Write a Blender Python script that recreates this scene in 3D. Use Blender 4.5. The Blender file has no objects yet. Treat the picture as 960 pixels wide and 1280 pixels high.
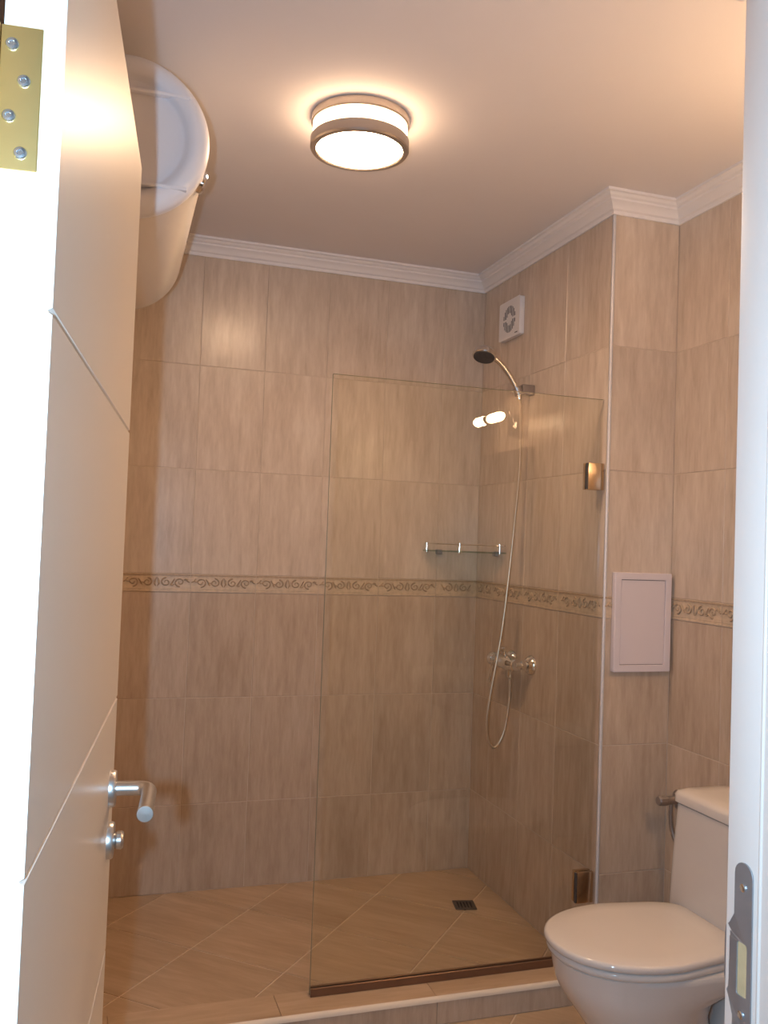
import bpy, bmesh, math, random
from mathutils import Vector, Matrix
random.seed(7)
sc = bpy.context.scene
COL = sc.collection
PI = math.pi

# ------------------------------------------------------------------ camera
CAM = Vector((-1.5427, -3.447, 1.3345))
YAW, PITCH, ROLL, FPX = 0.3148, 0.0363, 0.0358, 1110.27
_f = Vector((math.sin(YAW)*math.cos(PITCH), math.cos(YAW)*math.cos(PITCH), math.sin(PITCH)))
_r = Vector((math.cos(YAW), -math.sin(YAW), 0)); _u = _r.cross(_f)
_R = math.cos(ROLL)*_r + math.sin(ROLL)*_u
_U = -math.sin(ROLL)*_r + math.cos(ROLL)*_u
cd = bpy.data.cameras.new('camera'); cam = bpy.data.objects.new('camera', cd); COL.objects.link(cam)
cd.sensor_fit = 'HORIZONTAL'; cd.sensor_width = 36; cd.lens = 36*FPX/960
cd.clip_start = 0.02
M = Matrix((_R, _U, -_f)).transposed().to_4x4(); M.translation = CAM
cam.matrix_world = M
sc.camera = cam

# ------------------------------------------------------------------ world, flash, exposure
w = bpy.data.worlds.new('world'); sc.world = w; w.use_nodes = True
w.node_tree.nodes['Background'].inputs[0].default_value = (0.75, 0.86, 1.0, 1)
w.node_tree.nodes['Background'].inputs[1].default_value = 0.10
FLASH_W = 7.5
ld = bpy.data.lights.new('camera_flash', 'AREA'); ld.shape = 'RECTANGLE'; ld.size = 0.018; ld.size_y = 0.03
ld.energy = FLASH_W; ld.color = (0.46, 0.73, 1.0); ld.spread = math.radians(150)
fl = bpy.data.objects.new('camera_flash', ld); COL.objects.link(fl)
M2 = M.copy(); M2.translation = CAM - _R*0.078 + _U*0.002
fl.matrix_world = M2
vs = sc.view_settings
vs.view_transform = 'Standard'; vs.look = 'None'; vs.gamma = 1; vs.use_curve_mapping = False
vs.exposure = 1.0
CEIL_LAMP = 35.0
BAND_LAMP = 8.0
MIRROR_LAMP = 70.0

# ------------------------------------------------------------------ materials
def nodes(name):
    m = bpy.data.materials.new(name); m.use_nodes = True
    nt = m.node_tree; b = nt.nodes['Principled BSDF']
    return m, nt, b
def plain(name, col, rough=.5, metal=0.0, spec=.5, var=0.03, vscale=9.0, bump=0.0, bscale=60):
    m, nt, b = nodes(name)
    tc = nt.nodes.new('ShaderNodeTexCoord'); nz = nt.nodes.new('ShaderNodeTexNoise')
    nz.inputs['Scale'].default_value = vscale; nz.inputs['Detail'].default_value = 4
    nt.links.new(tc.outputs['Object'], nz.inputs['Vector'])
    rp = nt.nodes.new('ShaderNodeValToRGB')
    rp.color_ramp.elements[0].position = .3; rp.color_ramp.elements[1].position = .7
    rp.color_ramp.elements[0].color = (*[c*(1-var) for c in col], 1)
    rp.color_ramp.elements[1].color = (*[min(1, c*(1+var)) for c in col], 1)
    nt.links.new(nz.outputs['Fac'], rp.inputs['Fac']); nt.links.new(rp.outputs['Color'], b.inputs['Base Color'])
    b.inputs['Roughness'].default_value = rough; b.inputs['Metallic'].default_value = metal
    b.inputs['Specular IOR Level'].default_value = spec
    if bump:
        n2 = nt.nodes.new('ShaderNodeTexNoise'); n2.inputs['Scale'].default_value = bscale
        nt.links.new(tc.outputs['Object'], n2.inputs['Vector'])
        bp = nt.nodes.new('ShaderNodeBump'); bp.inputs['Strength'].default_value = bump; bp.inputs['Distance'].default_value = .002
        nt.links.new(n2.outputs['Fac'], bp.inputs['Height']); nt.links.new(bp.outputs['Normal'], b.inputs['Normal'])
    return m
def streaked(name, dark, mid, light, rough, sx, sy, sz, bump=.06, spec=.5):
    """tile with streaks; a high frequency across, a low one along"""
    m, nt, b = nodes(name)
    N = nt.nodes.new; L = nt.links.new
    tc = N('ShaderNodeTexCoord'); oi = N('ShaderNodeObjectInfo')
    mul = N('ShaderNodeMath'); mul.operation = 'MULTIPLY'; mul.inputs[1].default_value = 57.0
    L(oi.outputs['Random'], mul.inputs[0])
    def noise(k, detail, rough_=.6):
        mp = N('ShaderNodeMapping'); mp.inputs['Scale'].default_value = (sx*k[0], sy*k[1], sz*k[2])
        L(tc.outputs['Object'], mp.inputs['Vector'])
        n = N('ShaderNodeTexNoise'); n.noise_dimensions = '4D'; n.inputs['Scale'].default_value = 1
        n.inputs['Detail'].default_value = detail; n.inputs['Roughness'].default_value = rough_
        L(mp.outputs['Vector'], n.inputs['Vector']); L(mul.outputs[0], n.inputs['W'])
        return n
    a = noise((1, 1, 1), 6); c = noise((.30, .30, .55), 3); d = noise((3.0, 3.0, 3.5), 4)
    def mix(x, y, f):
        q = N('ShaderNodeMix'); q.data_type = 'FLOAT'; q.inputs['Factor'].default_value = f
        L(x, q.inputs['A']); L(y, q.inputs['B']); return q.outputs['Result']
    v = mix(mix(a.outputs['Fac'], c.outputs['Fac'], .35), d.outputs['Fac'], .25)
    rp = N('ShaderNodeValToRGB'); cr = rp.color_ramp
    cr.elements[0].position = .34; cr.elements[0].color = (*dark, 1)
    cr.elements[1].position = .66; cr.elements[1].color = (*light, 1)
    e = cr.elements.new(.5); e.color = (*mid, 1)
    L(v, rp.inputs['Fac'])
    # a small tone difference from tile to tile
    hs = N('ShaderNodeHueSaturation'); mr = N('ShaderNodeMapRange')
    mr.inputs['To Min'].default_value = .95; mr.inputs['To Max'].default_value = 1.05
    L(oi.outputs['Random'], mr.inputs['Value']); L(mr.outputs['Result'], hs.inputs['Value'])
    L(rp.outputs['Color'], hs.inputs['Color']); L(hs.outputs['Color'], b.inputs['Base Color'])
    b.inputs['Roughness'].default_value = rough; b.inputs['Specular IOR Level'].default_value = spec
    bp = N('ShaderNodeBump'); bp.inputs['Strength'].default_value = bump; bp.inputs['Distance'].default_value = .001
    L(v, bp.inputs['Height']); L(bp.outputs['Normal'], b.inputs['Normal'])
    return m
def emit(name, col, s):
    m, nt, b = nodes(name)
    b.inputs['Base Color'].default_value = (.9, .9, .9, 1); b.inputs['Roughness'].default_value = .3
    b.inputs['Emission Color'].default_value = (*col, 1); b.inputs['Emission Strength'].default_value = s
    return m
def glass_mat(name, tint, ior=1.6):
    m = bpy.data.materials.new(name); m.use_nodes = True; nt = m.node_tree; nt.nodes.clear()
    N = nt.nodes.new; L = nt.links.new
    out = N('ShaderNodeOutputMaterial'); tr = N('ShaderNodeBsdfTransparent'); gl = N('ShaderNodeBsdfGlossy')
    tr.inputs['Color'].default_value = (*tint, 1); gl.inputs['Roughness'].default_value = 0.0
    fr = N('ShaderNodeFresnel'); fr.inputs['IOR'].default_value = ior
    ge = N('ShaderNodeNewGeometry'); inv = N('ShaderNodeMath'); inv.operation = 'SUBTRACT'; inv.inputs[0].default_value = 1
    L(ge.outputs['Backfacing'], inv.inputs[1])
    mu = N('ShaderNodeMath'); mu.operation = 'MULTIPLY'; L(fr.outputs[0], mu.inputs[0]); L(inv.outputs[0], mu.inputs[1])
    mx = N('ShaderNodeMixShader'); L(mu.outputs[0], mx.inputs[0]); L(tr.outputs[0], mx.inputs[1]); L(gl.outputs[0], mx.inputs[2])
    L(mx.outputs[0], out.inputs['Surface'])
    return m

MAT = {}
MAT['ceiling'] = plain('ceiling_paint', (.80, .76, .76), .85, var=.012, vscale=3)
MAT['cornice'] = plain('cornice_paint', (.86, .83, .83), .6, var=.01)
MAT['tile_up'] = streaked('tile_light', (.485, .385, .30), (.61, .50, .405), (.72, .615, .515), .25, 34, 34, 5.0, bump=.03)
MAT['tile_low'] = streaked('tile_brown', (.415, .31, .23), (.52, .405, .31), (.62, .50, .40), .25, 34, 34, 5.0, bump=.03)
MAT['floor'] = streaked('floor_tile', (.42, .285, .175), (.52, .37, .24), (.64, .48, .34), .36, 3.2, 22, 22)
MAT['border'] = plain('border_ceramic', (.60, .47, .34), .38, var=.12, vscale=50)
MAT['relief'] = plain('border_relief', (.45, .33, .225), .4, var=.15, vscale=90)
MAT['grout'] = plain('grout', (.56, .46, .37), .9, var=.05, vscale=30)
MAT['grout_floor'] = plain('grout_floor', (.74, .60, .46), .9, var=.05, vscale=30)
MAT['paint_wall'] = plain('front_wall_paint', (.6, .52, .44), .7)
MAT['lacquer'] = plain('door_lacquer', (.80, .75, .685), .33, spec=.32, var=.006)
MAT['frame'] = plain('frame_lacquer', (.84, .70, .62), .38, var=.006)
MAT['brass'] = plain('brass', (.95, .67, .27), .38, 1.0, var=.06, vscale=14)
MAT['steel'] = plain('satin_steel', (.62, .60, .58), .34, 1.0, var=.05, vscale=30)
MAT['plate'] = plain('strike_steel', (.42, .43, .46), .45, .8, var=.1, vscale=20)
MAT['screw'] = plain('zinc_screw', (.72, .76, .80), .25, 1.0)
MAT['nickel'] = plain('satin_nickel', (.74, .70, .66), .2, 1.0, var=.02)
MAT['chrome'] = plain('chrome', (.82, .82, .82), .07, 1.0, var=.01)
MAT['lampring'] = plain('lamp_ring_nickel', (.50, .44, .39), .32, .85, var=.03)
MAT['bronze'] = plain('channel_bronze', (.22, .13, .085), .3, .6, var=.05)
MAT['ceramic'] = plain('white_ceramic', (.70, .66, .63), .09, spec=.6, var=.006)
MAT['plastic'] = plain('white_plastic', (.80, .77, .77), .42, var=.01)
MAT['hatch'] = plain('hatch_plastic', (.68, .61, .64), .5, var=.01)
MAT['enamel'] = plain('heater_enamel', (.83, .79, .74), .17, var=.006)
MAT['cap'] = plain('heater_cap', (.77, .78, .83), .35, var=.008)
MAT['dark'] = plain('dark_void', (.02, .018, .016), .8)
MAT['darkgrey'] = plain('dark_rubber', (.06, .055, .055), .5, var=.1, vscale=60)
MAT['wood'] = plain('raw_wood', (.62, .44, .24), .7, var=.12, vscale=40)
MAT['trim'] = plain('corner_trim', (.70, .68, .70), .35, .15)
MAT['curbtrim'] = plain('curb_trim', (.78, .68, .56), .35)
MAT['drain'] = plain('drain_steel', (.16, .14, .13), .4, .8, var=.1)
MAT['blue'] = plain('dark_blue_plastic', (.02, .025, .07), .35)
MAT['glass'] = glass_mat('screen_glass', (.982, .982, .957))
MAT['shelfglass'] = glass_mat('shelf_glass', (.76, .84, .82))
MAT['clamp'] = plain('clamp_metal', (.66, .52, .38), .26, 1.0, var=.04)
MAT['dull'] = plain('dull_chrome', (.36, .32, .30), .3, .7, var=.04)
MAT['glassedge'] = plain('glass_edge', (.30, .30, .22), .15, var=.05)
MAT['hose'] = plain('hose_metal', (.60, .50, .40), .3, .7, var=.05)
MAT['lampglass'] = emit('lamp_diffuser', (1.0, .655, .39), CEIL_LAMP)
MAT['lampband'] = emit('lamp_band', (1.0, .655, .39), BAND_LAMP)
MAT['bulb'] = emit('mirror_bulb', (1.0, .65, .36), MIRROR_LAMP)
mm, nt_, b_ = nodes('mirror_silver'); b_.inputs['Base Color'].default_value = (.9, .9, .9, 1); b_.inputs['Metallic'].default_value = 1; b_.inputs['Roughness'].default_value = .02
MAT['mirror'] = mm

# ------------------------------------------------------------------ helpers
def link(name, me, mat=None, parent=None, loc=None, rotz=0.0, kind=None):
    o = bpy.data.objects.new(name, me); COL.objects.link(o)
    if mat is not None and me is not None and not me.materials: me.materials.append(MAT[mat])
    if parent is not None: o.parent = parent
    if loc is not None: o.location = loc
    o.rotation_euler = (0, 0, rotz)
    if kind: o['kind'] = kind
    return o
def fin(bm, name='m', smooth=None):
    bmesh.ops.recalc_face_normals(bm, faces=bm.faces)
    me = bpy.data.meshes.new(name); bm.to_mesh(me); bm.free()
    if smooth is not None:
        for p in me.polygons: p.use_smooth = True
        try: me.set_sharp_from_angle(angle=math.radians(smooth))
        except Exception: pass
    return me
def tag(o, label, cat, group=None, kind=None):
    o['label'] = label; o['category'] = cat
    if group: o['group'] = group
    if kind: o['kind'] = kind
    return o
def empty(name, loc=(0, 0, 0), rotz=0):
    o = bpy.data.objects.new(name, None); COL.objects.link(o); o.location = loc; o.rotation_euler = (0, 0, rotz)
    o.empty_display_size = .05
    return o
def add_box(bm, lo, hi, bev=0.0, seg=2):
    r = bmesh.ops.create_cube(bm, size=1)
    c = [(a+b)/2 for a, b in zip(lo, hi)]; s = [abs(b-a) for a, b in zip(lo, hi)]
    for v in r['verts']: v.co = Vector((v.co.x*s[0]+c[0], v.co.y*s[1]+c[1], v.co.z*s[2]+c[2]))
    if bev:
        es = list({e for v in r['verts'] for e in v.link_edges})
        bmesh.ops.bevel(bm, geom=es, offset=bev, segments=seg, affect='EDGES', profile=.5)
def box_me(lo, hi, bev=0.0, seg=2):
    bm = bmesh.new(); add_box(bm, lo, hi, bev, seg); return fin(bm, smooth=35 if bev else None)
def add_rings(bm, rings, cap0=True, cap1=True):
    R = [[bm.verts.new(p) for p in ring] for ring in rings]; n = len(R[0])
    for a, b in zip(R, R[1:]):
        for i in range(n):
            j = (i+1) % n; bm.faces.new((a[i], a[j], b[j], b[i]))
    if cap0: bm.faces.new(R[0])
    if cap1: bm.faces.new(R[-1])
def basis(d):
    d = d.normalized(); t = Vector((0, 0, 1)) if abs(d.z) < .9 else Vector((1, 0, 0))
    a = d.cross(t).normalized(); return a, d.cross(a).normalized()
def add_lathe(bm, prof, org, axis, n=32):
    """prof: (r, h) list along axis from org"""
    axis = Vector(axis).normalized(); a, b = basis(axis); org = Vector(org)
    add_rings(bm, [[org+axis*h+(a*math.cos(2*PI*i/n)+b*math.sin(2*PI*i/n))*max(r, 1e-4) for i in range(n)] for r, h in prof])
def lathe_me(prof, org, axis, n=32, smooth=35):
    bm = bmesh.new(); add_lathe(bm, prof, org, axis, n); return fin(bm, smooth=smooth)
def spline(pts, k=8):
    P = [Vector(p) for p in pts]; P = [P[0]*2-P[1]]+P+[P[-1]*2-P[-2]]; out = []
    for i in range(1, len(P)-2):
        for s in range(k):
            t = s/k; p0, p1, p2, p3 = P[i-1:i+3]
            out.append(.5*((2*p1)+(p2-p0)*t+(2*p0-5*p1+4*p2-p3)*t*t+(-p0+3*p1-3*p2+p3)*t**3))
    out.append(P[-2]); return out
def add_tube(bm, pts, rad, n=10):
    P = [Vector(p) for p in pts]; rings = []
    r = rad if callable(rad) else (lambda t: rad)
    d0 = (P[1]-P[0]).normalized(); a, b = basis(d0)
    for i, p in enumerate(P):
        d = (P[min(i+1, len(P)-1)]-P[max(i-1, 0)]).normalized()
        a = (a-d*a.dot(d)).normalized(); b = d.cross(a)
        q = r(i/(len(P)-1))
        rings.append([p+(a*math.cos(2*PI*k/n)+b*math.sin(2*PI*k/n))*q for k in range(n)])
    add_rings(bm, rings)
def tube_me(pts, rad, n=10):
    bm = bmesh.new(); add_tube(bm, pts, rad, n); return fin(bm, smooth=50)
def plate_me(outer, holes, depth, bev=0.0):
    """2D outline with holes -> solid plate, in local xy, thickness along +-z"""
    cu = bpy.data.curves.new('c', 'CURVE'); cu.dimensions = '2D'; cu.fill_mode = 'BOTH'
    for ring in [outer]+holes:
        s = cu.splines.new('POLY'); s.points.add(len(ring)-1); s.use_cyclic_u = True
        for p, q in zip(s.points, ring): p.co = (q[0], q[1], 0, 1)
    cu.extrude = depth/2-bev; cu.bevel_depth = bev; cu.bevel_resolution = 1
    cu.offset = -bev
    o = bpy.data.objects.new('tmp', cu); COL.objects.link(o)
    dg = bpy.context.evaluated_depsgraph_get(); me = bpy.data.meshes.new_from_object(o.evaluated_get(dg))
    bpy.data.objects.remove(o); bpy.data.curves.remove(cu); me.materials.clear()
    return me
def xform(me, fn):
    for v in me.vertices: v.co = Vector(fn(*v.co))
    me.update(); return me
def rrect(x0, x1, y0, y1, r, n=5):
    out = []
    for cx, cy, a0 in ((x1-r, y1-r, 0), (x0+r, y1-r, 90), (x0+r, y0+r, 180), (x1-r, y0+r, 270)):
        for k in range(n+1):
            a = math.radians(a0+90*k/n); out.append((cx+r*math.cos(a), cy+r*math.sin(a)))
    return out

# ------------------------------------------------------------------ dimensions
XL, XR, XP = -1.72, 0.2468, 0.0      # left wall, right wall, pier (shower) wall
YP = -0.9887                          # face of the pier
YF = -2.67                            # inner face of the door wall
ZF, ZC = -0.03, 2.48                  # room floor, ceiling
ROWS = [0.326, 0.726, 1.126, 1.195, 1.595, 1.995, 2.43]
G = 0.0011                            # half a joint
TD = 0.0012                            # how far tiles stand out of the grout

# ------------------------------------------------------------------ shell
def struct(name, me, mat, label, cat):
    o = link(name, me, mat); return tag(o, label, cat, kind='structure')
wall_back = struct('wall_back', box_me((XL-.1, TD, ZF-.1), (XR+.1, .12, ZC+.1)), 'grout', 'tiled back wall of the shower with a relief border', 'wall')
wall_left = struct('wall_left', box_me((XL-.12, YF-.2, ZF-.1), (XL-TD, TD, ZC+.1)), 'grout', 'tiled left wall behind the open door and water heater', 'wall')
wall_right = struct('wall_right', box_me((XR+TD, YF-.2, ZF-.1), (XR+.12, YP+.05, ZC+.1)), 'grout', 'tiled right wall behind the toilet tank', 'wall')
wall_pier = struct('wall_pier', box_me((XP+TD, YP+TD, ZF-.1), (XR+.1, TD, ZC+.1)), 'grout', 'tiled pier beside the shower carrying the white hatch', 'wall')
bm = bmesh.new()
OX0, OX1, OZ = -1.648, -0.862, 1.965
add_box(bm, (XL-.1, YF-.16, ZF-.1), (OX0, YF, ZC+.1)); add_box(bm, (OX1, YF-.16, ZF-.1), (XR+.1, YF, ZC+.1))
add_box(bm, (OX0, YF-.16, OZ), (OX1, YF, ZC+.1))
wall_front = struct('wall_front', fin(bm), 'paint_wall', 'wall with the doorway the camera looks through', 'wall')
ceiling = struct('ceiling', box_me((XL-.1, YF-.16, ZC), (XR+.1, .1, ZC+.1)), 'ceiling', 'plain painted ceiling above the shower', 'ceiling')
floor = struct('floor', box_me((XL-.1, YF-.9, ZF-.1), (XR+.1, -1.0, ZF-.003)), 'grout_floor', 'beige tiled bathroom floor in front of the shower curb', 'floor')
shower_floor = struct('floor_shower', box_me((XL-.1, -.95, -.12), (XP+.02, .02, -.003)), 'grout_floor', 'diagonally tiled brown shower floor', 'floor')

# ---- wall tiles: every tile its own object, alike ones share their mesh
_tc = {}
def tile_mesh(wd, h, mat):
    k = (round(wd, 4), round(h, 4), mat)
    if k not in _tc:
        c = .0014; d = TD+.002
        v = []
        for y, i in ((0, 0), (-(d-c), 0), (-d, c)):
            v += [(-wd/2+i, y, -h/2+i), (wd/2-i, y, -h/2+i), (wd/2-i, y, h/2-i), (-wd/2+i, y, h/2-i)]
        f = [(8, 9, 10, 11)]
        for b in (0, 4):
            for i in range(4): f.append((b+i, b+(i+1) % 4, b+4+(i+1) % 4, b+4+i))
        me = bpy.data.meshes.new('tile'); me.from_pydata(v, [], f); me.update(); me.materials.append(MAT[mat]); _tc[k] = me
    return _tc[k]
# border tile: a strip with mouldings above and below and scrolls in relief
BW, BH = .25, ROWS[3]-ROWS[2]
_bc = {}
def border_mesh(wd):
    k = round(wd, 3)
    if k in _bc: return _bc[k]
    bm = bmesh.new(); x = wd/2-G; h = BH/2-G
    add_box(bm, (-x, -.0008, -h), (x, .004, h))
    for z0, z1, d in ((-h, -h+.006, .0028), (-h+.009, -h+.012, .0018), (h-.0105, h-.0075, .0018)):
        add_box(bm, (-x, -d, z0), (x, 0, z1), .0007, 1)
    b = fin(bm, smooth=30); b.materials.append(MAT['border'])
    t = box_me((-x, -.0034, h-.0062), (x, 0, h), .001, 1); t.materials.append(MAT['relief'])
    bm = bmesh.new()
    def sp(cx, cz, r0, turns, a0, sgn):
        pts = []
        for i in range(26):
            t = i/25; r = r0*(1-.82*t); a = a0+sgn*turns*2*PI*t
            pts.append((cx+r*math.cos(a)*1.15, -.0020, cz+r*math.sin(a)))
        return pts
    cz = .003
    for s in (-1, 1):
        for base, r0, ph in ((.034, .0165, 1), (.086, .0175, -1)):
            cx = s*base
            if abs(cx)+r0 > wd/2-.003: continue
            add_tube(bm, sp(cx, cz, r0, 1.35, PI/2 if ph > 0 else -PI/2, s*ph), lambda t: .0031*(1-.4*t), 6)
            add_tube(bm, sp(cx+s*.020*1.0, cz-ph*.007, .008, .6, 0, -s*ph), lambda t: .0024*(1-.3*t), 6)
        if wd > .14:
            add_tube(bm, [(s*.052, -.0020, cz-.012), (s*.058, -.0020, cz), (s*.066, -.0020, cz+.013)], .0028, 6)
            add_tube(bm, [(s*.002, -.0020, cz-.017), (s*.008, -.0020, cz-.006), (s*.006, -.0020, cz+.008), (s*.001, -.0020, cz+.018)], lambda t: .001+.0036*math.sin(PI*t), 6)
            if wd/2 > .122:
                add_tube(bm, [(s*.105, -.0020, cz+.014), (s*.113, -.0020, cz+.004), (s*.121, -.0020, cz+.0)], .0026, 6)
    r = None
    if len(bm.verts): r = fin(bm, smooth=60); r.materials.append(MAT['relief'])
    else: bm.free()
    _bc[k] = (b, r, t); return _bc[k]
def clad(parent, P, rotz, joints, z0, skip=None, low='tile_low', up='tile_up'):
    """joints: distances along the wall (local +x from P). tiles face local -y"""
    ux = Vector((math.cos(rotz), math.sin(rotz), 0)); nn = Vector((math.sin(rotz), -math.cos(rotz), 0))
    zs = [z0]+ROWS
    for a, b in zip(joints, joints[1:]):
        mid = (a+b)/2
        for i, (za, zb) in enumerate(zip(zs, zs[1:])):
            wd = b-a
            if skip and skip(mid, (za+zb)/2): continue
            base = Vector(P)+ux*mid+Vector((0, 0, (za+zb)/2))
            if i == 3:
                bme, rme, tme = border_mesh(wd)
                o = link('border_tile', bme, None, parent, base, rotz)
                link('moulding', tme, None, o)
                if rme: link('scroll_relief', rme, None, o)
            else:
                o = link('tile', tile_mesh(wd-2*G, zb-za-2*G, low if i < 3 else up), None, parent, base-nn*(TD+.002)+nn*0.0, rotz)
                # laid by hand: a hair out of true
                o.rotation_euler = (random.uniform(-.0025, .0025), 0, rotz+random.uniform(-.0025, .0025))
def joints_from(start, stop, step, first):
    j = [start]; x = first
    while x < stop-.004:
        if x > start+.004: j.append(x)
        x += step
    j.append(stop); return j
# back wall: local x = X - XL
clad(wall_back, (XL, 0, 0), 0, [0]+[(-.184-.25*k)-XL for k in range(6, -1, -1)]+[-XL], 0)
clad(wall_pier, (XP, 0, 0), -PI/2, [0, .17, .435, .70, -YP], 0)
clad(wall_pier, (XP, YP, 0), 0, [0, XR-XP], ZF)
clad(wall_right, (XR, YP, 0), -PI/2, joints_from(0, YP-YF, .25, .25), ZF)
clad(wall_left, (XL, YF, 0), PI/2, joints_from(0, -YF, .25, .17), ZF)

# ---- floor tiles laid on the diagonal, cut where they meet the walls
def clip(poly, x0, x1, y0, y1):
    for ax, lim, sg in ((0, x0, 1), (0, x1, -1), (1, y0, 1), (1, y1, -1)):
        out = []
        for i, p in enumerate(poly):
            q = poly[(i+1) % len(poly)]; dp = sg*(p[ax]-lim); dq = sg*(q[ax]-lim)
            if dp >= 0: out.append(p)
            if (dp >= 0) != (dq >= 0):
                t = dp/(dp-dq); out.append((p[0]+(q[0]-p[0])*t, p[1]+(q[1]-p[1])*t))
        poly = out
        if len(poly) < 3: return []
    return poly
FA, FS = math.radians(48.3), .348
def lay_floor(parent, x0, x1, y0, y1, z, org, hole=None):
    u = (math.cos(FA), math.sin(FA)); v = (math.sin(FA), -math.cos(FA))
    for i in range(-9, 10):
        for j in range(-9, 10):
            cx = org[0]+(i+.5)*FS*u[0]+(j+.5)*FS*v[0]; cy = org[1]+(i+.5)*FS*u[1]+(j+.5)*FS*v[1]
            h = FS/2-.0028
            sq = [(cx+a*u[0]*h+b*v[0]*h, cy+a*u[1]*h+b*v[1]*h) for a, b in ((-1, -1), (1, -1), (1, 1), (-1, 1))]
            pl = clip(sq, x0, x1, y0, y1)
            if not pl: continue
            area = abs(sum(p[0]*q[1]-q[0]*p[1] for p, q in zip(pl, pl[1:]+pl[:1])))/2
            if area < .0006: continue
            bm = bmesh.new(); rings = []
            gx = sum(p[0] for p in pl)/len(pl); gy = sum(p[1] for p in pl)/len(pl)
            rot = -(PI/2-FA)
            ca, sa = math.cos(-rot), math.sin(-rot)
            def loc(p, zz, k): 
                X, Y = (gx+(p[0]-gx)*k)-cx, (gy+(p[1]-gy)*k)-cy
                return (X*ca-Y*sa, X*sa+Y*ca, zz)
            add_rings(bm, [[loc(p, -.006, 1) for p in pl], [loc(p, -.001, 1) for p in pl], [loc(p, 0, .992) for p in pl]], cap0=False)
            link('floor_tile', fin(bm), 'floor', parent, (cx, cy, z), rot)
ORG = (-1.414, -.734)
lay_floor(shower_floor, XL, XP, -.925, 0, 0, ORG)
lay_floor(floor, XL, XR, YF-.3, -1.052, ZF, ORG)

# ---- shower curb
curb = tag(empty('shower_curb', (0, -1.0, ZF)), 'low tiled curb along the front of the shower', 'curb')
CZ = .048
cx = [XL]+[-1.45, -1.0, -.55, -.10]+[XP-.0005]
link('core', box_me((XL, -.045, -.06), (XP-.001, .072, CZ-ZF-.008)), 'grout_floor', curb)
for a, b in zip(cx, cx[1:]):
    link('top_tile', box_me((a+.0006, -.044, CZ-ZF-.008), (b-.0006, .075, CZ-ZF), .001, 1), 'floor', curb)
    link('front_tile', box_me((a+.0006, -.052, 0.0), (b-.0006, -.045, CZ-ZF-.010), .001, 1), 'tile_low', curb)
    link('inner_tile', box_me((a+.0015, .072, -.06), (b-.0015, .077, CZ-ZF-.010), .001, 1), 'floor', curb)
bm = bmesh.new(); rg = []
for X in (XL, XP-.001):
    rg.append([Vector((X, -.046+.010*math.sin(t)*0-.0105*math.cos(t)+.0, CZ-ZF-.011+.0125*math.sin(t))) for t in [PI/2*k/6-.1 for k in range(7)]]+[Vector((X, -.044, CZ-ZF-.011))])
add_rings(bm, rg)
link('edge_trim', fin(bm, smooth=40), 'curbtrim', curb)['label'] = 'pale rounded edge strip'

# ---- cornice: one mitred length per wall
PROF = [(0, 2.418), (.007, 2.418), (.010, 2.428), (.017, 2.432), (.022, 2.441), (.030, 2.449), (.037, 2.453), (.038, 2.459), (.046, 2.463), (.052, 2.470), (.060, 2.472), (.060, ZC), (0, ZC)]
CP = [((XL, YF), (1, 1)), ((XL, 0), (1, -1)), ((XP, 0), (-1, -1)), ((XP, YP), (-1, -1)), ((XR, YP), (-1, -1)), ((XR, YF), (-1, 1))]
CN = ['white cornice above the left wall', 'white cornice along the top of the back wall', 'white cornice above the tiled shower side wall', 'short white cornice above the pier face', 'white cornice above the toilet', 'white cornice above the doorway']
for i in range(6):
    (A, na), (B, nb) = CP[i], CP[(i+1) % 6]
    if i == 2: na, nb = (-1, -1), (-1, -1)
    bm = bmesh.new()
    add_rings(bm, [[Vector((p[0]+d*n[0], p[1]+d*n[1], z)) for d, z in PROF] for p, n in ((A, na), (B, nb))])
    struct('trim_%d' % (i+1), fin(bm, smooth=20), 'cornice', CN[i], 'cornice')

# ---- corner strip on the pier edge
me = plate_me([(-.0015, -.0035), (.0055, -.0035), (.0055, -.0005), (-.0005, -.0005), (-.0005, .0055), (-.003, .0055), (-.003, -.0015)], [], ROWS[6]-CZ)
xform(me, lambda x, y, z: (x, YP+y+.0005, z+(ROWS[6]+CZ)/2))
struct('trim_7', me, 'trim', 'pale vertical corner strip on the pier edge', 'trim')

# ------------------------------------------------------------------ door leaf
DA = math.radians(6.25); DW, DT = .74, .042
HX, HY = -1.578, -2.773
door = tag(empty('door_1', (HX, HY, 0), PI/2-DA), 'cream lacquered door standing open on the left', 'door', kind='structure')
DZ0, DZ1 = ZF+.012, 1.902
GRV = [.330, .714, 1.0895, 1.4925]
# local: x from hinge to latch edge, visible face towards -y at y=0
link('core', box_me((0, .003, DZ0), (DW, DT, DZ1)), 'lacquer', door)
zz = [DZ0]+GRV+[DZ1]
for a, b in zip(zz, zz[1:]):
    g0 = .002 if a > DZ0 else 0; g1 = .002 if b < DZ1 else 0
    bm = bmesh.new(); v = []
    z0, z1 = a+g0, b-g1; c0 = .003 if g0 else .0005; c1 = .003 if g1 else .0005
    add_rings(bm, [[Vector((x, .0032, q)) for x, q in ((0, z0-g0*.6), (DW, z0-g0*.6), (DW, z1+g1*.6), (0, z1+g1*.6))],
                   [Vector((x, 0, q)) for x, q in ((.0005, z0+c0*.2), (DW-.0005, z0+c0*.2), (DW-.0005, z1-c1*.2), (.0005, z1-c1*.2))]])
    link('panel', fin(bm), 'lacquer', door)
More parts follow.
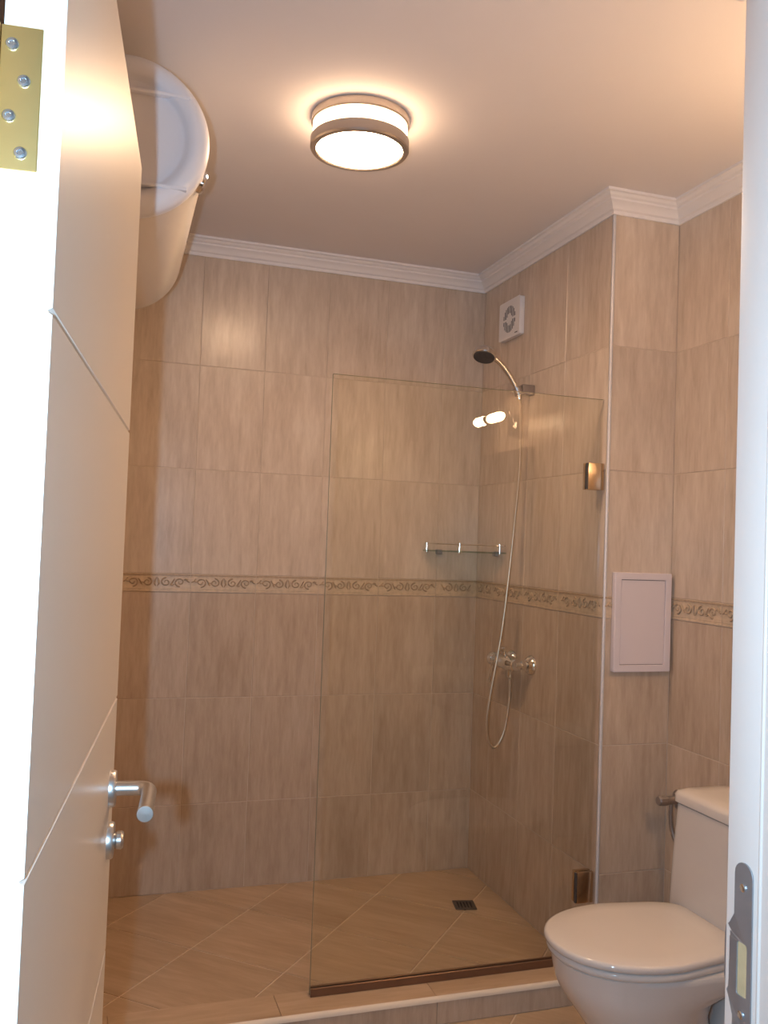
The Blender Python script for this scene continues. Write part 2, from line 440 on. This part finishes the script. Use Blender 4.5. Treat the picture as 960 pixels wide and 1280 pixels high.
# hinge on the narrow edge
HZ = 1.643
hg = link('hinge', box_me((-.0022, .015, HZ-.052), (.0, .0435, HZ+.052), .0006, 1), 'brass', door); hg['label'] = 'brass hinge leaf'
for yy, dz in ((.0355, .038), (.0265, .012), (.0355, -.014), (.0265, -.040)):
    me = lathe_me([(.0047, 0), (.0047, .0007), (.0040, .0016), (.0022, .0019), (.0018, .0010), (.0, .0010)], (-.0022, yy, HZ+dz), (-1, 0, 0), 20)
    link('screw', me, 'screw', hg)
link('hinge_knuckle', lathe_me([(.0, 0), (.0055, .0008), (.0055, .103), (0, .104)], (-.004, .049, HZ-.052), (0, 0, 1), 18), 'brass', door)
# lever handle and lock turn
LX, LZ = DW-.055, .967
ro = link('rosette', lathe_me([(.026, 0), (.026, .006), (.0245, .0085), (.012, .009), (.0, .009)], (LX, 0, LZ), (0, -1, 0), 40), 'steel', door)
lev = link('lever', tube_me(spline([(LX, -.004, LZ), (LX, -.03, LZ), (LX-.002, -.046, LZ), (LX-.014, -.055, LZ), (LX-.04, -.056, LZ), (LX-.125, -.056, LZ)], 6), .0105, 20), 'steel', door)
link('lever_cap', lathe_me([(.0, -.004), (.0107, -.003), (.0111, 0), (.0105, .0018), (.0, .0022)], (LX-.125, -.056, LZ), (-1, 0, 0), 20), 'steel', lev)
KZ = .893
rk = link('rosette', lathe_me([(.026, 0), (.026, .006), (.0245, .0085), (.012, .009), (.0, .009)], (LX, 0, KZ), (0, -1, 0), 40), 'steel', door)
link('thumb_turn', lathe_me([(.0095, .008), (.010, .011), (.0125, .013), (.013, .019), (.011, .022), (.0, .022)], (LX, 0, KZ), (0, -1, 0), 24), 'steel', rk)
# latch face on the far edge
link('latch_plate', box_me((DW-.0005, .011, .86), (DW+.0015, .031, 1.07), .0005, 1), 'steel', door)

# ---- door frame
frame = tag(empty('trim_8', (0, YF, ZF)), 'white door frame around the open doorway', 'door frame', kind='structure')
JX = -.900                                 # rebate face of the strike jamb
link('jamb', box_me((JX, -.052, 0), (OX1-.001, .0, OZ-ZF-.001), .0015, 2), 'frame', frame)
link('jamb', box_me((JX-.004, -.20, 0), (OX1-.001, -.0525, OZ-ZF-.001), .003, 3), 'frame', frame)
link('jamb', box_me((OX0+.001, -.20, 0), (-1.630, .0, OZ-ZF-.001), .0015, 2), 'frame', frame)
link('head', box_me((-1.629, -.20, OZ-ZF-.034), (JX-.0045, .0, OZ-ZF-.001), .0015, 2), 'frame', frame)
link('seal', tube_me([(JX-.0035, -.0528, 0), (JX-.0035, -.0528, 1.95)], .0022, 8), 'frame', frame)
link('architrave', box_me((OX1-.003, .0005, 0), (OX1+.065, .012, OZ-ZF+.06), .004, 2), 'frame', frame)
link('architrave', box_me((OX0-.065, .0005, 0), (OX0+.003, .012, OZ-ZF+.06), .004, 2), 'frame', frame)
link('architrave', box_me((OX0+.0035, .0005, OZ-ZF-.003), (OX1-.0035, .012, OZ-ZF+.06), .004, 2), 'frame', frame)
# strike plate: local drawing (a = towards the room, b = height)
a0, a1 = -.040, -.014
arc = [(-.027+.013*math.cos(t), 1.012+.013*math.sin(t)) for t in [PI*k/10 for k in range(11)]]
outer = [(a1, .79)]+[(a1, .868), (-.006, .884), (.0015, .893), (.003, .905), (.003, .944), (.0015, .952), (-.006, .958), (a1, .970)]+arc+[(a0, .79)]
holes = [rrect(-.0335, -.0195, .892, .945, .003), rrect(-.034, -.020, .80, .858, .004)]
me = plate_me(outer, holes, .0016, .0003)
def strike(x, y, z):
    k = max(0, x+.012)                     # the lip bends back into the wall side
    return (JX-.0012+z+k*.22, x, y-ZF)
xform(me, strike)
sp = link('strike_plate', me, 'plate', frame); sp['label'] = 'grey steel strike plate'
for b in (1.0, .874):
    link('screw', lathe_me([(.0042, 0), (.0042, .0012), (.0032, .0018), (.0015, .0012), (0, .0012)], (JX-.0018, -.027, b-ZF), (-1, 0, 0), 18), 'screw', sp)
for b0, b1 in ((.888, .949), (.796, .862)):
    link('mortise', box_me((JX-.0006, -.0365, b0-ZF), (JX+.004, -.017, b1-ZF)), 'wood', sp)

# ------------------------------------------------------------------ ceiling lamp
LC = Vector((-.909, -1.175, ZC))
lamp = tag(empty('ceiling_lamp', LC), 'lit round ceiling lamp with metal rings', 'lamp')
def ring(prof, n=64): return lathe_me(prof, (0, 0, 0), (0, 0, -1), n, 30)
link('base_ring', ring([(.0, .0), (.128, .0), (.132, .003), (.132, .022), (.129, .025), (.115, .026), (0, .026)]), 'lampring', lamp)
link('light_band', ring([(.0, .0261), (.120, .0261), (.127, .030), (.127, .056), (.120, .0595), (.0, .0595)]), 'lampband', lamp)
bm = bmesh.new()
prof = [(.131, .060), (.133, .063), (.133, .087), (.130, .091), (.118, .092), (.114, .088), (.114, .0598)]
rings = []; n = 64
for r, h in prof+prof[:1]: rings.append([Vector((r*math.cos(2*PI*i/n), r*math.sin(2*PI*i/n), -h)) for i in range(n)])
add_rings(bm, rings, False, False); bmesh.ops.remove_doubles(bm, verts=bm.verts, dist=1e-5)
link('lower_ring', fin(bm, smooth=30), 'lampring', lamp)
link('diffuser', ring([(.0, .062), (.1135, .062), (.1135, .089), (.100, .0925), (.06, .095), (.0, .096)]), 'lampglass', lamp)

# ------------------------------------------------------------------ water heater
HR = .18
hp0 = Vector((-1.512, -1.405, 2.232)); hl = .965
ht = tag(empty('water_heater', hp0, -math.radians(1.2)), 'white horizontal water heater below the ceiling behind the door', 'water heater')
bm = bmesh.new()
add_lathe(bm, [(HR-.012, .02), (HR, .024), (HR, hl-.075), (HR-.004, hl-.05), (HR-.018, hl-.025), (HR-.045, hl-.008), (HR-.09, hl), (0, hl+.004)], (0, 0, 0), (0, 1, 0), 96)
link('tank_body', fin(bm, smooth=40), 'enamel', ht)
bm = bmesh.new()
add_lathe(bm, [(0, .006), (.122, .006), (.128, .004), (.133, -.004), (.150, -.010), (.166, -.006), (HR-.001, .004), (HR+.003, .014), (HR+.003, .030), (HR-.002, .034), (0, .034)], (0, 0, 0), (0, 1, 0), 96)
cp = link('end_cap', fin(bm, smooth=40), 'cap', ht); cp['label'] = 'pale plastic end cap'
for zz_ in (.098, -.112):
    link('cap_ridge', box_me((-.135, -.011, zz_-.004), (.135, .006, zz_+.004), .002, 2), 'cap', cp)
ga = link('gauge', lathe_me([(.0, 0), (.026, 0), (.026, .012), (.022, .016), (.0, .017)], (HR*math.cos(-.32)-.004, .075, HR*math.sin(-.32)), (math.cos(-.32), 0, math.sin(-.32)), 32), 'chrome', ht)
ga['label'] = 'small round chrome gauge'
for yy in (.22, .72):
    link('wall_bracket', box_me((XL-hp0.x-.01+.0, yy-.02, -.05), (-HR*.9, yy+.02, .16), .002, 1), 'enamel', ht)

# ------------------------------------------------------------------ exhaust fan
fan = tag(empty('exhaust_fan', (XP, -.285, 2.24)), 'small white exhaust fan on the tiles above the shower head', 'fan')
slots = []
for k in range(-5, 6):
    x = k*.0098; ro_, ri = .053, .021
    zo = math.sqrt(max(0, ro_**2-x*x)); 
    segs = [(-zo, zo)]
    if abs(x) < ri:
        zi = math.sqrt(ri*ri-x*x)+.003; segs = [(-zo, -zi), (zi, zo)]
    for s0, s1 in segs:
        # three bars hold the grille together
        if s0 < 0 < s1: parts = [(s0, -.004), (.004, s1)]
        else: parts = [(s0, s1)]
        for q0, q1 in parts:
            if q1-q0 > .006: slots.append([(x-.0037, q0), (x+.0037, q0), (x+.0037, q1), (x-.0037, q1)])
me = plate_me(rrect(-.090, .090, -.076, .076, .008), slots, .0012, 0)
xform(me, lambda x, y, z: (-.0216+z, -x, y))
link('cover', me, 'plastic', fan)
me = plate_me(rrect(-.089, .089, -.075, .075, .007), [rrect(-.085, .085, -.071, .071, .005)], .0205, .0005)
xform(me, lambda x, y, z: (-.0108+z, -x, y))
link('rim', me, 'plastic', fan)
link('housing', box_me((-.0208, -.084, -.070), (-.0005, .084, .070)), 'dark', fan)
link('maker_mark', box_me((-.0228, -.075, -.066), (-.0221, -.052, -.0625)), 'darkgrey', fan)

# ------------------------------------------------------------------ shower set
YS = -.46
br = tag(empty('shower_bracket', (XP, YS, 1.93)), 'metal wall bracket that holds the hand shower', 'bracket')
link('wall_block', box_me((-.050, -.019, -.019), (-.0005, .019, .019), .003, 2), 'dull', br)
bm = bmesh.new(); n = 24; rings = []
ax = Vector((-.45, 0, 1)).normalized(); a_, b_2 = basis(ax)
for r, h in ((.0185, -.016), (.0185, .014), (.0125, .014), (.0125, -.016), (.0185, -.016)):
    rings.append([Vector((-.062, 0, -.006))+ax*h+(a_*math.cos(2*PI*i/n)+b_2*math.sin(2*PI*i/n))*r for i in range(n)])
add_rings(bm, rings, False, False); bmesh.ops.remove_doubles(bm, verts=bm.verts, dist=1e-5)
link('cradle', fin(bm, smooth=40), 'dull', br)
hs = tag(empty('hand_shower', (XP-.062, YS, 1.924)), 'round chrome hand shower tilted towards the back corner', 'shower head')
path = spline([(.008, 0, -.03), (-.001, 0, .0), (-.03, 0, .046), (-.066, .0, .088), (-.108, 0, .121)], 8)
link('handle', tube_me(path, lambda t: .0105+.002*t, 18), 'nickel', hs)
hd = Vector((-.138, .004, .126)); na = Vector((-.30, -.30, -1)).normalized()
link('head', lathe_me([(.0, -.030), (.018, -.028), (.032, -.018), (.042, -.004), (.0445, .004), (.0445, .011), (.042, .014), (.0, .014)], hd, na, 40), 'nickel', hs)
sf = link('spray_face', lathe_me([(.0, .0135), (.0395, .0135), (.0385, .0165), (.0, .0172)], hd, na, 40), 'darkgrey', hs); sf['label'] = 'dark grey spray plate'
for rr, k in ((.012, 6), (.022, 10), (.032, 16)):
    a_, b_2 = basis(na)
    for i in range(k):
        c_ = hd+na*.0165+(a_*math.cos(2*PI*i/k)+b_2*math.sin(2*PI*i/k))*rr
        link('nozzle', lathe_me([(.0014, 0), (.0010, .0018), (0, .0018)], c_, na, 6), 'darkgrey', sf)
hose = tag(link('shower_hose', tube_me(spline([(-.053, YS, 1.893), (-.049, YS-.003, 1.85), (-.047, YS-.005, 1.712), (-.050, YS-.005, 1.592), (-.073, YS-.005, 1.294), (-.100, YS-.005, 1.029), (-.138, YS-.005, .80), (-.150, YS-.005, .70), (-.142, YS-.005, .635), (-.118, YS-.006, .607), (-.092, YS-.006, .632), (-.073, YS-.006, .69), (-.061, YS-.006, .79), (-.062, YS-.006, .8595)], 8), .0052, 10), 'hose'),
           'thin metal hose looping from the hand shower to the mixer', 'hose')
mx = tag(empty('shower_mixer', (XP, -.43, .912)), 'chrome wall mixer on the tiles with the hose below', 'mixer tap')
link('body', lathe_me([(.0, -.085), (.020, -.085), (.023, -.082), (.023, -.052), (.027, -.046), (.029, -.02), (.029, .02), (.027, .046), (.023, .052), (.023, .086), (.020, .090), (0, .090)], (-.062, 0, 0), (0, -1, 0), 32), 'chrome', mx)
for s in (-.085, .075):
    c = link('connector', tube_me(spline([(-.004, s, 0), (-.03, s, 0), (-.062, s*.95, 0)], 5), .0125, 16), 'chrome', mx)
    link('flange', lathe_me([(.037, 0.0005), (.036, .006), (.027, .018), (.018, .023), (0, .023)], (0, s, 0), (-1, 0, 0), 32), 'chrome', c)
    link('nut', lathe_me([(0, .030), (.019, .030), (.019, .044), (0, .044)], (0, s, 0), (-1, 0, 0), 6, 20), 'chrome', c)
link('handle_cap', lathe_me([(.0, .083), (.024, .083), (.027, .088), (.027, .112), (.022, .120), (0, .122)], (-.062, 0, 0), (0, 1, 0), 28), 'chrome', mx)
link('lever', tube_me(spline([(-.066, .101, -.015), (-.074, .103, -.055), (-.080, .106, -.090)], 6), lambda t: .0085-.002*t, 12), 'chrome', mx)
link('diverter_knob', lathe_me([(.0, .026), (.008, .026), (.009, .040), (.014, .044), (.014, .056), (.010, .060), (0, .060)], (-.062, -.004, 0), (-.25, 0, 1), 20), 'chrome', mx)
link('outlet', lathe_me([(.0, 0), (.011, 0), (.011, .024), (.009, .030), (0, .030)], (-.062, -.036, -.020), (0, 0, -1), 18), 'chrome', mx)

# ------------------------------------------------------------------ corner shelf
sh = tag(empty('corner_shelf', (XP, 0, 1.316)), 'glass corner shelf with a thin chrome rail', 'shelf')
out = [(-.0015, -.0015), (-.245, -.0015), (-.245, -.045)]
out += [(-.135-.110*math.cos(t)+.0, -.135-.110*math.sin(t)+.0) for t in [(PI/2)*k/10*.98+.02 for k in range(11)]][0:0]
out += [(-.238, -.085), (-.215, -.130), (-.180, -.170), (-.135, -.205), (-.090, -.240), (-.045, -.270), (-.0015, -.280)]
me = plate_me(out, [], .006)
link('glass_plate', me, 'shelfglass', sh)
RZ = .029
for q in ((-.240, -.03), (-.152, -.165), (-.024, -.268)):
    po = link('post', lathe_me([(.0, -.010), (.0055, -.010), (.0065, -.006), (.0065, -.0035), (.0042, -.003), (.0042, RZ-.004), (.0062, RZ-.003), (.0062, RZ+.004), (.003, RZ+.007), (0, RZ+.008)], (q[0], q[1], 0), (0, 0, 1), 18), 'chrome', sh)
link('rail', tube_me(spline([(-.240, -.0015, RZ), (-.240, -.03, RZ), (-.222, -.095, RZ), (-.152, -.165, RZ), (-.085, -.222, RZ), (-.024, -.268, RZ), (-.0015, -.276, RZ)], 8), .0026, 8), 'chrome', sh)
link('bracket', box_me((-.19, -.020, -.014), (-.165, -.0005, .006), .002, 1), 'dull', sh)
link('bracket', box_me((-.020, -.215, -.014), (-.0005, -.19, .006), .002, 1), 'dull', sh)

# ------------------------------------------------------------------ shower screen
YG = -.957; GX0, GX1 = -.902, -.004; GZ0, GZ1 = CZ+.004, 1.824
scr = tag(empty('shower_screen', ((GX0+GX1)/2, YG, CZ)), 'clear frameless glass shower screen standing on the curb', 'shower screen')
ox = (GX0+GX1)/2
pane = link('pane', box_me((GX0-ox, -.004, GZ0-CZ), (GX1-ox, .004, GZ1-CZ)), 'glass', scr)
link('polished_edge', box_me((GX0-ox-.0006, -.004, GZ0-CZ), (GX0-ox-.0001, .004, GZ1-CZ)), 'glassedge', pane)
link('polished_edge', box_me((GX0-ox, -.004, GZ1-CZ+.0001), (GX1-ox, .004, GZ1-CZ+.0006)), 'glassedge', pane)
ch = link('bottom_channel', box_me((GX0-ox, -.011, 0.0005), (GX1-ox, -.0045, .024), .0008, 1), 'bronze', scr); ch['label'] = 'dark bronze strip along the foot'
link('channel_back', box_me((GX0-ox, .0045, 0.0005), (GX1-ox, .011, .024), .0008, 1), 'bronze', ch)
for z0, z1 in ((1.532, 1.617), (.236, .331)):
    h = link('hinge_clamp', box_me((-.060-ox, -.0165, z0-CZ), (-.003-ox, -.0045, z1-CZ), .0012, 2), 'clamp', scr)
    link('back_plate', box_me((-.060-ox, .0045, z0-CZ), (-.003-ox, .0165, z1-CZ), .0012, 2), 'clamp', h)
    link('gasket', box_me((-.0635-ox, -.0150, z0-CZ+.001), (-.0602-ox, -.0045, z1-CZ-.001)), 'darkgrey', h)

# ------------------------------------------------------------------ drain
dr = tag(empty('floor_drain', (-.167, -.36, 0), math.radians(-12)), 'small square metal drain in the shower floor', 'drain')
sl = [[(x-.003, -.027), (x+.003, -.027), (x+.003, .027), (x-.003, .027)] for x in (-.024, -.012, 0, .012, .024)]
me = plate_me(rrect(-.040, .040, -.040, .040, .003, 3), sl, .004, .0006); xform(me, lambda x, y, z: (x, y, z+.0025))
link('grate', me, 'drain', dr)
link('sump', box_me((-.036, -.036, -.004), (.036, .036, .0014)), 'dark', dr)

# ------------------------------------------------------------------ access hatch on the pier
hx, hz = .131, 1.1155
hat = tag(empty('access_hatch', (hx, YP, hz)), 'white rectangular access hatch on the tiled pier', 'hatch')
me = plate_me(rrect(-.1045, .1045, -.157, .157, .004, 3), [rrect(-.0825, .0825, -.1345, .1345, .002, 2)], .020, .002)
xform(me, lambda x, y, z: (x, z-.0105, y)); link('frame', me, 'hatch', hat)
link('panel', box_me((-.0810, -.0175, -.1330), (.0810, -.0135, .1330), .001, 1), 'hatch', hat)
link('backing', box_me((-.083, -.0132, -.135), (.083, -.0118, .135)), 'darkgrey', hat)

# ------------------------------------------------------------------ toilet
TY = -1.475
to = tag(empty('toilet', (0, TY, ZF)), 'white close-coupled toilet with its lid closed', 'toilet')
def egg(x0, x1, hw, z, sq=2.6, n=56, xc=None, tail=1.0):
    """plan outline from tip x0 (front) to x1 (back), half width hw; back squarer, tail = back width factor"""
    xc = x0+(x1-x0)*.52 if xc is None else xc
    pts = []
    for i in range(n):
        t = 2*PI*i/n; c, s = math.cos(t), math.sin(t)
        if c <= 0:
            e = 2/2.15; X = xc-(xc-x0)*abs(c)**e; Y = hw*math.copysign(abs(s)**e, s)
        else:
            e = 2/sq; fx = abs(c)**e; X = xc+(x1-xc)*fx; Y = hw*math.copysign(abs(s)**e, s)*(1-(1-tail)*fx)
        pts.append(Vector((X, Y, z)))
    return pts
H = lambda z: z-ZF
rs = []
for z, x0, x1, hw, sq in ((-.03, -.235, .10, .108, 3), (-.015, -.24, .10, .112, 3), (.03, -.245, .07, .110, 2.6), (.09, -.275, .03, .118, 2.4), (.15, -.315, .0, .134, 2.3), (.20, -.352, -.01, .150, 2.3), (.245, -.384, .0, .164, 2.4), (.272, -.397, .06, .171, 3), (.285, -.401, .10, .174, 4), (.315, -.407, .11, .179, 5), (.328, -.409, .11, .180, 5), (.332, -.403, .11, .175, 5)):
    rs.append(egg(x0, x1, hw, H(z), sq))
bm = bmesh.new(); add_rings(bm, rs); link('bowl', fin(bm, smooth=60), 'ceramic', to)
def slab(z0, z1, x0, x1, hw, sq, r, dome=0.0, tail=.82):
    ri = [egg(x0+r, x1-r, hw-r, z0, sq, tail=tail), egg(x0+r*.3, x1-r*.3, hw-r*.3, z0+r*.3, sq, tail=tail), egg(x0, x1, hw, z0+r, sq, tail=tail), egg(x0, x1, hw, z1-r, sq, tail=tail), egg(x0+r*.3, x1-r*.3, hw-r*.3, z1-r*.3, sq, tail=tail), egg(x0+r, x1-r, hw-r, z1, sq, tail=tail)]
    if dome:
        for f in (.75, .5, .25): ri.append([Vector(((x0+x1)/2+(p.x-(x0+x1)/2)*f, p.y*f, z1+dome*(1-f*f))) for p in ri[5]])
    bm = bmesh.new(); add_rings(bm, ri); return fin(bm, smooth=50)
link('seat', slab(H(.3335), H(.352), -.418, .045, .186, 6, .007), 'ceramic', to)
link('lid', slab(H(.3535), H(.374), -.425, .050, .188, 6, .008, .003), 'ceramic', to)
for s in (-1, 1):
    link('lid_hinge', lathe_me([(.0, -.02), (.009, -.02), (.009, .02), (.0, .02)], (.058, s*.075, H(.352)), (0, 1, 0), 16), 'chrome', to)
# tank: tapering block with rounded corners
def rr3(x0, x1, hw, z, r=.035, n=7):
    return [Vector((a, b, z)) for a, b in rrect(x0, x1, -hw, hw, r, n)]
bm = bmesh.new()
add_rings(bm, [rr3(.070, XR-.004, .178, H(.318), .03), rr3(.046, XR-.002, .195, H(.335)), rr3(.038, XR-.002, .198, H(.36)), rr3(.043, XR-.002, .192, H(.50)), rr3(.050, XR-.002, .184, H(.638))])
link('tank', fin(bm, smooth=50), 'ceramic', to)
bm = bmesh.new()
add_rings(bm, [rr3(.052, XR-.002, .182, H(.639)), rr3(.044, XR-.0015, .190, H(.643)), rr3(.044, XR-.0015, .190, H(.662)), rr3(.049, XR-.004, .185, H(.671)), rr3(.065, XR-.016, .169, H(.6765)), rr3(.10, XR-.05, .12, H(.679), .03)])
tl = link('tank_lid', fin(bm, smooth=60), 'ceramic', to)
link('flush_button', lathe_me([(0, 0), (.021, 0), (.021, .004), (.018, .006), (0, .0065)], (.15, -.02, H(.678)), (0, 0, 1), 28), 'chrome', tl)

# valve with hose beside the tank
va = tag(empty('stop_valve', (XR, -1.058, .565)), 'small chrome stop valve on the wall beside the toilet tank', 'valve')
link('flange', lathe_me([(.032, .0005), (.031, .005), (.018, .013), (0, .010)], (0, 0, 0), (-1, 0, 0), 28), 'dull', va)
link('stem', lathe_me([(.0, .006), (.013, .006), (.013, .045), (.0, .045)], (0, 0, 0), (-1, 0, 0), 20), 'dull', va)
link('knob', lathe_me([(.0, .044), (.012, .044), (.0155, .048), (.0155, .074), (.013, .079), (.0, .079)], (0, 0, 0), (-1, 0, 0), 10, 25), 'dull', va)
link('flexible_hose', tube_me(spline([(-.030, 0, -.006), (-.031, 0, -.045), (-.027, -.004, -.095), (-.016, -.03, -.15), (-.02, -.075, -.175), (-.03, -.12, -.17)], 8), .0075, 10), 'dull', va)

link('waste_trap', lathe_me([(0, 0), (.104, 0), (.107, .01), (.104, .06), (.092, .13), (.076, .19), (.062, .24), (.055, .29), (0, .29)], (.105, -.045, 0), (0, 0, 1), 36), 'ceramic', to)

# ------------------------------------------------------------------ washbasin side of the room (seen mirrored in the glass)
WY = -2.20
ba = tag(empty('washbasin', (XR, WY, ZF)), 'white wall-hung washbasin reflected faintly in the glass screen', 'washbasin')
def bas(x0, hw, z, sq=5, x1=-.001): return egg(x0, x1, hw, z, sq)
bm = bmesh.new()
add_rings(bm, [bas(-.22, .13, .62), bas(-.32, .19, .66), bas(-.40, .235, .72), bas(-.43, .255, .775), bas(-.43, .255, .79), bas(-.42, .247, .797),
               [Vector((-.245+(p.x+.245)*.80-.03, p.y*.84, .792)) for p in bas(-.42, .247, .797, 3)], [Vector((-.255+(p.x+.245)*.70-.03, p.y*.72, .74)) for p in bas(-.42, .247, .797, 3)], [Vector((-.26+(p.x+.245)*.3-.03, p.y*.3, .68)) for p in bas(-.42, .247, .797, 2.2)]])
link('bowl', fin(bm, smooth=60), 'ceramic', ba)
link('pedestal', lathe_me([(0, 0), (.10, 0), (.085, .05), (.075, .35), (.09, .6), (.11, .655), (0, .655)], (-.17, 0, 0), (0, 0, 1), 32), 'ceramic', ba)
fa = tag(empty('basin_faucet', (XR-.085, WY, ZF+.797)), 'chrome faucet on the washbasin reflected in the glass', 'faucet')
link('body', lathe_me([(0, 0), (.026, 0), (.024, .008), (.021, .012), (.021, .085), (.023, .09), (.02, .105), (0, .11)], (0, 0, 0), (0, 0, 1), 28), 'chrome', fa)
link('spout', tube_me(spline([(-.01, 0, .05), (-.06, 0, .062), (-.11, 0, .055), (-.118, 0, .04)], 6), .011, 14), 'chrome', fa)
link('lever', tube_me([(0, 0, .105), (-.03, 0, .125), (-.075, 0, .145)], .006, 10), 'chrome', fa)
mi = tag(empty('mirror', (XR, WY, 1.40)), 'rectangular wall mirror above the washbasin', 'mirror')
link('silvered_glass', box_me((-.016, -.30, -.38), (-.011, .30, .38), .001, 1), 'mirror', mi)
link('backing', box_me((-.0105, -.295, -.375), (-.0020, .295, .375)), 'darkgrey', mi)
wl = tag(empty('mirror_lamp', (XR, -2.06, 1.885)), 'lit chrome lamp over the mirror with two small bulbs', 'lamp')
link('wall_box', box_me((-.034, -.045, -.045), (-.0005, .045, .045), .003, 2), 'nickel', wl)
link('arm', tube_me(spline([(-.03, .0, .02), (-.06, 0, .075), (-.11, 0, .085), (-.145, 0, .055), (-.15, 0, .030)], 8), .006, 12), 'nickel', wl)
link('socket', lathe_me([(.0, -.016), (.021, -.016), (.021, .016), (.0, .016)], (-.15, 0, .018), (0, 1, 0), 24), 'nickel', wl)
for s in (-1, 1):
    link('bulb', lathe_me([(.0, .0165), (.019, .0165), (.021, .03), (.021, .115), (.018, .128), (.010, .136), (.0, .138)], (-.15, 0, .018), (0, s, 0), 24), 'bulb', wl)
